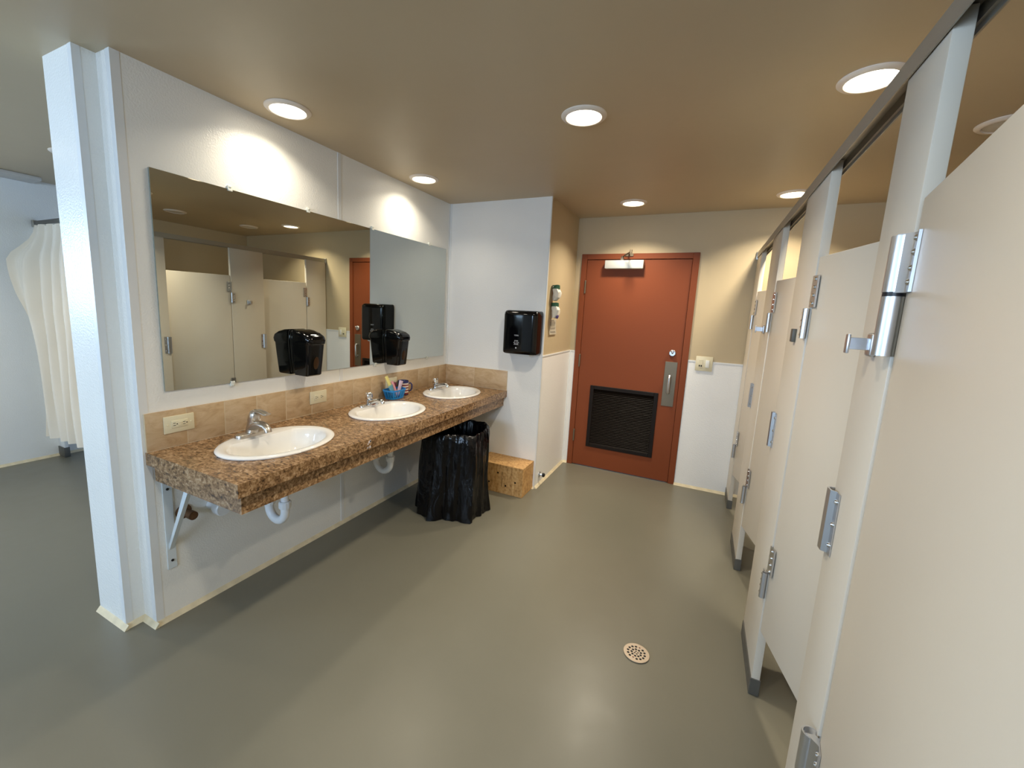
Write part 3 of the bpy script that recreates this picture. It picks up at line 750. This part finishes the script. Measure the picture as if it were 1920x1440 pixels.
stick('toothbrush_case', 'long yellow plastic case sticking highest out of the blue basket', 'toiletry', 'yellow_plastic', (0.10, 2.43, zb), (0.068, 2.372, ZC + 0.168), 0.016, 0.008)
stick('hair_comb', 'slim pink plastic comb in the middle of the blue basket', 'toiletry', 'pink_plastic', (0.115, 2.447, zb), (0.085, 2.418, ZC + 0.128), 0.011, 0.006)
stick('toothpaste_tube', 'pale lilac tube leaning right in the blue basket', 'toiletry', 'lilac_plastic', (0.10, 2.462, zb), (0.105, 2.50, ZC + 0.125), 0.017, 0.009, 1.25)
stick('razor_handle', 'dark crimson plastic handle between pink comb and lilac tube', 'toiletry', 'crimson_plastic', (0.075, 2.45, zb), (0.07, 2.468, ZC + 0.112), 0.013, 0.009)
stick('wrapped_packet', 'teal wrapped packet at the left side of the blue basket', 'toiletry', 'teal_wrap', (0.122, 2.400, zb), (0.112, 2.368, ZC + 0.105), 0.02, 0.008, 1.2)
# flag mug
mg = thing('flag_mug', 'navy mug with red and white flag stripes behind the blue basket', 'mug', (0.065, 2.572, ZC))
bm = BM(); lathe(bm, [(0.038, 0.001), (0.041, 0.004), (0.042, 0.11), (0.0405, 0.113), (0.039, 0.110), (0.038, 0.008)], 36); build('cup', bm, 'navy_glaze', mg, smooth=50)
def band(z0, z1, a0, a1, r=0.0424, n=14):
    bm = BM(); V = [[bm.verts.new((rr * math.cos(a0 + (a1 - a0) * i / n), rr * math.sin(a0 + (a1 - a0) * i / n), z)) for rr, z in ((r, z0), (r, z1), (r - 0.001, z1), (r - 0.001, z0))] for i in range(n + 1)]
    for i in range(n):
        for j in range(4): bm.faces.new((V[i][j], V[i + 1][j], V[i + 1][(j + 1) % 4], V[i][(j + 1) % 4]))
    bm.faces.new(V[0]); bm.faces.new(V[-1][::-1]); return bm
az = math.atan2(-2.572, 2.05)   # direction of the mug's front
for k in range(8):
    z0 = 0.012 + k * 0.0105
    full = k < 4
    build('stripe', band(z0, z0 + 0.0105, az - (1.3 if full else 0.15), az + 1.25), 'cream_glaze' if k % 2 else 'red_glaze', mg, smooth=50)
bm = BM(); hd = Vector((math.cos(az + 1.75), math.sin(az + 1.75), 0))
sweep(bm, [tuple(hd * r + Vector((0, 0, z))) for r, z in ((0.039, 0.09), (0.058, 0.092), (0.068, 0.078), (0.068, 0.05), (0.058, 0.032), (0.04, 0.03))], 0.0055, 10); build('handle', bm, 'navy_glaze', mg, smooth=60)

# ------------------------------------------------------------------ plumbing under the counter
def make_trap(loc, label):
    t = thing('drain_trap', label, 'drain pipe', loc, group='white plastic traps under the counter')
    bm = BM(); sweep(bm, [(0.0, 0, 0.662), (0, 0, 0.50)] , 0.019, 18); build('tailpiece', bm, 'pvc', t)
    bm = BM(); pts = [(0, 0, 0.53), (0, 0, 0.475)] + [( -0.06 + 0.06 * math.cos(q), 0, 0.475 - 0.06 * math.sin(q)) for q in [PI * i / 10 for i in range(1, 10)]] + [(-0.12, 0, 0.475), (-0.12, 0, 0.50)] + [(-0.15 + 0.03 * math.cos(q), 0, 0.50 + 0.03 * math.sin(q)) for q in (0.4, 0.8, 1.2, 1.57)] + [(-0.3425, 0, 0.53)]
    sweep(bm, pts, 0.021, 18); build('bend', bm, 'pvc', t, smooth=60)
    for x, z in ((0, 0), (-0.12, -0.01)):
        bm = BM(); lathe(bm, [(0.028, 0.495), (0.0295, 0.5), (0.0295, 0.525), (0.024, 0.53)], 12, (x, 0, z)); build('slip_nut', bm, 'pvc', t, smooth=20)
    bm = BM(); lathe(bm, [(0.04, -0.3424), (0.04, -0.338), (0.024, -0.332)], 20, (0, 0, 0.53), axis=0); build('wall_flange', bm, 'pvc', t)
    return t
tp1 = make_trap((0.343, 1.315, 0), 'white plastic drain trap under the nearest sink')
dup(tp1, (0.343, 2.10, 0), 'white plastic drain trap under the middle sink')
dup(tp1, (0.343, 2.88, 0), 'white plastic drain trap under the farthest sink, hidden behind the bin liner')
sp = thing('pipe_stub', 'rusty capped pipe stub with flange on the wall behind the bracket', 'pipe', (0, 1.035, 0.505))
bm = BM(); lathe(bm, [(0.034, 0.0005), (0.034, 0.006), (0.02, 0.012)], 22, axis=0); build('flange', bm, 'rusty_pipe', sp)
bm = BM(); lathe(bm, [(0.014, 0.01), (0.014, 0.05), (0.02, 0.052), (0.02, 0.085), (0.013, 0.088)], 16, axis=0); build('cap', bm, 'rusty_pipe', sp)
wcap = thing('cleanout_cap', 'round white plastic cap on a stub pipe under the near end of the counter', 'pipe', (0, 1.165, 0.49))
bm = BM(); lathe(bm, [(0.028, 0.0005), (0.028, 0.06)], 22, axis=0); build('stub', bm, 'pvc', wcap)
bm = BM(); lathe(bm, [(0.036, 0.055), (0.038, 0.06), (0.038, 0.095), (0.034, 0.10)], 26, axis=0); build('cap', bm, 'pvc', wcap)
bm = BM(); sweep(bm, [(0.012, -0.035, 0.05), (0.012, -0.035, 0.2)], 0.008, 10); build('supply_pipe', bm, 'chrome', wcap)

# ------------------------------------------------------------------ waste bin with liner
tb = thing('waste_bin', 'waste bin draped in a black plastic liner under the far end of the counter', 'bin', (0.515, 2.64, 0))
def liner_ring(f, r0, z, inner=False):
    out = []; n = 96
    for i in range(n):
        q = 2 * PI * i / n; c, s = math.cos(q), math.sin(q)
        sup = (abs(c) ** 3.2 + abs(s) ** 3.2) ** (-1 / 3.2)
        pl = 0.020 * f * math.sin(7 * q + 1.0 + 1.5 * f) + 0.013 * f * math.sin(13 * q + 2 * f) + 0.006 * math.sin(29 * q + 4 * f)
        pl += 0.02 * noise.noise(Vector((c * 2.2, s * 2.2, f * 2.5)))
        rad = r0 * sup * (1 if not inner else 0.97) + (pl if not inner else 0.5 * pl)
        zz = z + (0.012 * noise.noise(Vector((c * 3, s * 3, 5.0))) if f < 0.12 else 0)
        a = 0.35
        out.append((rad * (c * math.cos(a) - s * math.sin(a)), rad * (c * math.sin(a) + s * math.cos(a)), max(zz, 0.003)))
    return out
rings = [liner_ring(0.0, 0.190, 0.22, True), liner_ring(0.0, 0.208, 0.45, True), liner_ring(0.0, 0.220, 0.612, True), liner_ring(0.05, 0.226, 0.636), liner_ring(0.08, 0.234, 0.628)]
NZ = 14
for k in range(1, NZ + 1):
    f = k / NZ; rings.append(liner_ring(0.12 + 0.88 * f, 0.236 + 0.018 * f, 0.615 * (1 - f) + 0.004))
bm = BM(); loft(bm, rings, True, True); build('liner', bm, 'bin_liner', tb, smooth=50, label='shiny black plastic liner')

# plywood box
pb = thing('plywood_box', 'low plywood boxed step against the white wall beside the bin', 'box', (0.50, 3.035, 0))
PW, PD, PH = 0.425, YC - 0.004 - 3.035 - 0.001, 0.25
build('top_board', bx(BM(), 0, 0, PH - 0.019, PW, PD, PH, bev=0.0012, seg=1), 'plywood', pb, smooth=0)
build('front_board', bx(BM(), 0, 0.001, 0.001, PW - 0.019, 0.019, PH - 0.0195, bev=0.0012, seg=1), 'plywood', pb, smooth=0)
build('side_board', bx(BM(), PW - 0.0185, 0.001, 0.001, PW, PD, PH - 0.0195, bev=0.0012, seg=1), 'plywood', pb, smooth=0)
for x, z in ((0.2, 0.175), (0.275, 0.075), (0.12, 0.08), (0.36, 0.12)):
    bm = BM(); lathe(bm, [(0.008, 0.0005), (0.008, -0.001), (0.004, -0.0015)], 10, (x, 0.001, z), axis=1); build('knot', bm, 'louver_paint', pb)
bm = BM(); bx(bm, 0.238, -0.0002, 0.06, 0.2405, 0.0012, 0.19); build('crack', bm, 'louver_paint', pb, smooth=0)

# floor drain
fd = thing('floor_drain', 'round perforated metal floor drain in the grey floor', 'drain', (1.999, 1.832, 0))
holes = []
for n, r, rad in ((4, 0.0075, 0.0038), (9, 0.0205, 0.0056), (14, 0.0365, 0.0058)):
    for i in range(n):
        if n == 14 and i in (2, 9): continue
        a = 2 * PI * i / n + 0.4; holes.append(ell(r * math.cos(a), r * math.sin(a), rad, rad, 14))
bm = holed('grate', ell(0, 0, 0.056, 0.056, 48), holes, 0.003)
build('grate', bm, 'grate_steel', fd, (0, 0, 0.0045), smooth=0)
bm = BM(); lathe(bm, [(0.054, 0.0005), (0.054, 0.0028)], 40); build('well', bm, 'dark_hole', fd)
for i in (2, 9):
    a = 2 * PI * i / 14 + 0.4; bm = BM(); lathe(bm, [(0.0045, 0.006), (0.0035, 0.0075)], 12, (0.0355 * math.cos(a), 0.0355 * math.sin(a), 0)); build('screw', bm, 'chrome', fd)

# ------------------------------------------------------------------ toilet stalls
PT = 0.030    # panel thickness
DZ0, DZ1 = 0.295, 1.75
PIL = [('D', 1.07, 1.25), ('C', 1.85, 2.22), ('B', 2.82, 3.19), ('A', 3.77, YD - 0.012)]
hr = thing('stall_headrail', 'grey aluminium headrail running along the top of the stalls', 'headrail', (XS, 0, 2.033))
bm = BM(); prism(bm, [(-0.006, 0.0), (-0.003, 0.0), (-0.003, 0.038), (PT + 0.006, 0.038), (PT + 0.006, 0.012), (PT + 0.012, 0.012), (PT + 0.012, 0.0), (PT + 0.016, 0.0), (PT + 0.016, 0.044), (-0.006, 0.044)], 1, -0.6, YD - 0.012)
build('rail', bm, 'aluminium_rail', hr, smooth=0)
build('wall_bracket', bx(BM(), -0.012, YD - 0.02, -0.012, PT + 0.02, YD - 0.0005, 0.052, bev=0.003), 'aluminium', hr)

def screw_bm(r=0.006, h=0.0052):
    bm = BM(); lathe(bm, [(r, 0), (r, -h * 0.4), (r * 0.6, -h)], 12, axis=0); return bm
SCREW = None
def screws(parent, pts):
    global SCREW
    for p in pts:
        if SCREW is None: SCREW = build('screw', screw_bm(), 'chrome', parent, p)
        else: twin(SCREW, p, parent)
LBL = {'D': 'nearest pilaster, beige floor-to-headrail panel with the big outside hinge', 'C': 'second pilaster from the camera, beige panel with a small grey bumper',
       'B': 'third pilaster from the camera, beige panel with a coat hook', 'A': 'farthest pilaster, narrow beige panel against the door wall'}
for nm, a, b in PIL:
    t = thing('stall_pilaster', LBL[nm], 'stall panel', (XS, (a + b) / 2, 0), group='stall pilasters'); w = (b - a) / 2
    build('panel', bx(BM(), 0, -w, 0.072, PT, w, 2.068, bev=0.002, seg=2), 'stall_laminate', t)
    build('shoe', bx(BM(), -0.004, -w - 0.003, 0.0005, PT + 0.004, w + 0.003 if nm != 'A' else w, 0.074, bev=0.002, seg=1), 'stall_shoe', t, label='dark metal shoe')
    if nm != 'A':
        k = BM()   # keeper: bulged channel at the latch edge plus flange
        prism(k, [(-0.003, w - 0.052), (-0.003, w - 0.030), (-0.014, w - 0.024), (-0.016, w - 0.004), (-0.012, w + 0.004), (0.002, w + 0.004), (0.002, w + 0.001), (-0.009, w + 0.001), (-0.012, w - 0.006), (-0.011, w - 0.021), (-0.0005, w - 0.027), (-0.0005, w - 0.052)], 2, 0.965, 1.122)
        kp = build('latch_keeper', k, 'satin_chrome', t, smooth=0)
        screws(kp, [(-0.003, w - 0.041, z) for z in (0.99, 1.043, 1.1)])
    if nm in 'DB':
        k = BM(); bx(k, -0.012, -0.017, 1.452, -0.0005, 0.017, 1.502, bev=0.005, seg=3); bx(k, -0.046, -0.004, 1.465, -0.010, 0.004, 1.491, bev=0.001, seg=1); bx(k, -0.05, -0.009, 1.456, -0.044, 0.009, 1.498, bev=0.002)
        build('coat_hook', k, 'satin_chrome', t)
    if nm == 'C':
        build('bumper', bx(BM(), -0.014, -0.018, 1.445, -0.0005, 0.022, 1.497, bev=0.002), 'stall_shoe', t)

def half_barrel(bm, z0, z1, cx, cy, r, wall=0.0035):
    ring = [(r, z0), (r, z1), (r - wall, z1), (r - wall, z1 - 0.012)]
    lathe(bm, ring, 24, (cx, cy, 0))
def make_door(t, width, outward):
    """door leaf hangs from the pivot (local origin) towards -Y"""
    build('panel', bx(BM(), 0.002, -width, DZ0, 0.002 + 0.024, -0.008, DZ1, bev=0.002, seg=2), 'stall_laminate', t)
    for z in (1.578, 0.548) if not outward else (1.578, 0.49):
        bm = BM()
        if outward:
            half_barrel(bm, z + 0.004, z + 0.108, -0.013, 0.006, 0.0185); half_barrel(bm, z - 0.118, z - 0.004, -0.013, 0.008, 0.0175)
            prism(bm, [(-0.024, -0.004), (-0.004, -0.022), (-0.0012, -0.026), (-0.0012, -0.0475), (-0.0032, -0.0485), (-0.0032, -0.05), (0.0015, -0.05), (0.0015, -0.004), (-0.006, 0.002)], 2, z + 0.002, z + 0.11)
            prism(bm, [(-0.01, 0.01), (-0.004, 0.022), (-0.0008, 0.04), (0.0, 0.04), (0.0, 0.006)], 2, z - 0.118, z - 0.004)
            hg = build('hinge', bm, 'satin_chrome', t, smooth=40)
            screws(hg, [(-0.0012, -0.036, z + q) for q in (0.02, 0.045, 0.073, 0.098)])
            bm = BM(); lathe(bm, [(0.0172, z - 0.004), (0.0172, z + 0.004)], 24, (-0.013, 0.006, 0)); build('washer', bm, 'black_washer', hg)
        else:
            half_barrel(bm, z - 0.112, z - 0.006, -0.009, 0.002, 0.0105, 0.002)
            prism(bm, [(-0.014, 0.006), (-0.006, 0.012), (-0.003, 0.036), (0.0, 0.036), (0.0, 0.004)], 2, z - 0.112, z - 0.006)
            prism(bm, [(-0.001, -0.002), (-0.001, -0.04), (-0.007, -0.04), (-0.007, -0.037), (-0.003, -0.036), (-0.003, -0.002), (-0.003, 0.004), (-0.001, 0.004)], 2, z - 0.002, z + 0.108)
            hg = build('hinge', bm, 'satin_chrome', t, smooth=40)
            screws(hg, [(-0.003, -0.018, z + q) for q in (0.012, 0.04, 0.068, 0.096)] + [(-0.007, 0.022, z - q) for q in (0.022, 0.048, 0.072, 0.1)])
    return t
dl = {3: 'beige stall door ajar inward between the nearest and second pilasters', 2: 'beige stall door ajar inward between the second and third pilasters', 1: 'beige stall door ajar inward, farthest one by the door wall'}
for k, (yh, yl) in {3: (1.85, 1.25), 2: (2.82, 2.22), 1: (3.77, 3.19)}.items():
    t = thing('stall_door', dl[k], 'stall door', (XS, yh, 0), (0, 0, math.radians(13.0)), group='beige stall doors')
    make_door(t, yh - yl - 0.006, False)
t = thing('stall_door', 'nearest beige stall door, opening outward at the right edge of the photo', 'stall door', (XS, 1.062, 0), (0, 0, -math.radians(8.7)), group='beige stall doors')
make_door(t, 0.865, True)
for y, l in ((1.16, 'nearest beige divider panel inside the stalls'), (2.035, 'middle beige divider panel inside the stalls'), (3.005, 'farthest beige divider panel inside the stalls')):
    t = thing('stall_divider', l, 'stall panel', (XS + PT + 0.006, y, 0), group='stall dividers')
    build('panel', bx(BM(), 0, -0.0125, DZ0, XR - XS - PT - 0.008, 0.0125, DZ1, bev=0.002, seg=1), 'stall_laminate', t)
    build('wall_bracket', bx(BM(), -0.0055, -0.022, DZ0 + 0.1, 0.03, 0.022, DZ1 - 0.1, bev=0.001, seg=1), 'aluminium', t)

# ------------------------------------------------------------------ shower corner
rb = thing('shower_headrail', 'grey metal bar holding the shower curtain', 'curtain rail', (XL, 1.60, 2.041))
build('bar', bx(BM(), 0.002, -0.02, 0.0, 2.66, 0.02, 0.04, bev=0.003), 'stall_shoe', rb)
build('wall_bracket', bx(BM(), 0.0005, -0.028, -0.008, 0.03, 0.028, 0.048, bev=0.003), 'aluminium', rb)
spil = thing('shower_pilaster', 'narrow white panel with a dark shoe at the shower entrance', 'stall panel', (XL, 1.60, 0))
build('panel', bx(BM(), 0.001, -0.013, 0.088, 0.115, 0.013, 2.04, bev=0.002), 'panel_white', spil)
build('shoe', bx(BM(), 0.001, -0.02, 0.0005, 0.120, 0.02, 0.09, bev=0.002), 'stall_shoe', spil)
bm = BM(); NX, NZc = 150, 30; V = []
for j in range(NZc + 1):
    f = j / NZc; z = 2.036 - 1.765 * f
    row = []
    for i in range(NX + 1):
        u = i / NX
        flare = math.exp(-((f - 0.17) / (0.085 if f < 0.17 else 0.30)) ** 2)
        edge = -2.955 - 0.063 * flare + 0.13 * f
        x = edge + (1.05) * u
        amp = 0.012 + 0.040 * min(1, f * 2.5)
        y = 1.545 - 0.05 * f - 0.16 * flare * math.exp(-u * 9) + amp * math.sin(u * 46 + 0.6 * math.sin(f * 4)) + 0.012 * math.sin(u * 90 + f * 3) - 0.05 * math.exp(-u * 7) * min(1, f * 3)
        zt = z - 0.03 * (1 - abs(math.cos(u * 21))) * max(0, 1 - f * 8) 
        row.append(bm.verts.new((x + 0.012 * math.sin(f * 9 + u * 20) * f, y, zt)))
    V.append(row)
for j in range(NZc):
    for i in range(NX): bm.faces.new((V[j][i], V[j][i + 1], V[j + 1][i + 1], V[j + 1][i]))
sc_ = thing('shower_curtain', 'cream shower curtain gathered beside the white end post', 'curtain', (0, 0, 0))
build('cloth', bm, 'curtain_cloth', sc_, smooth=80)
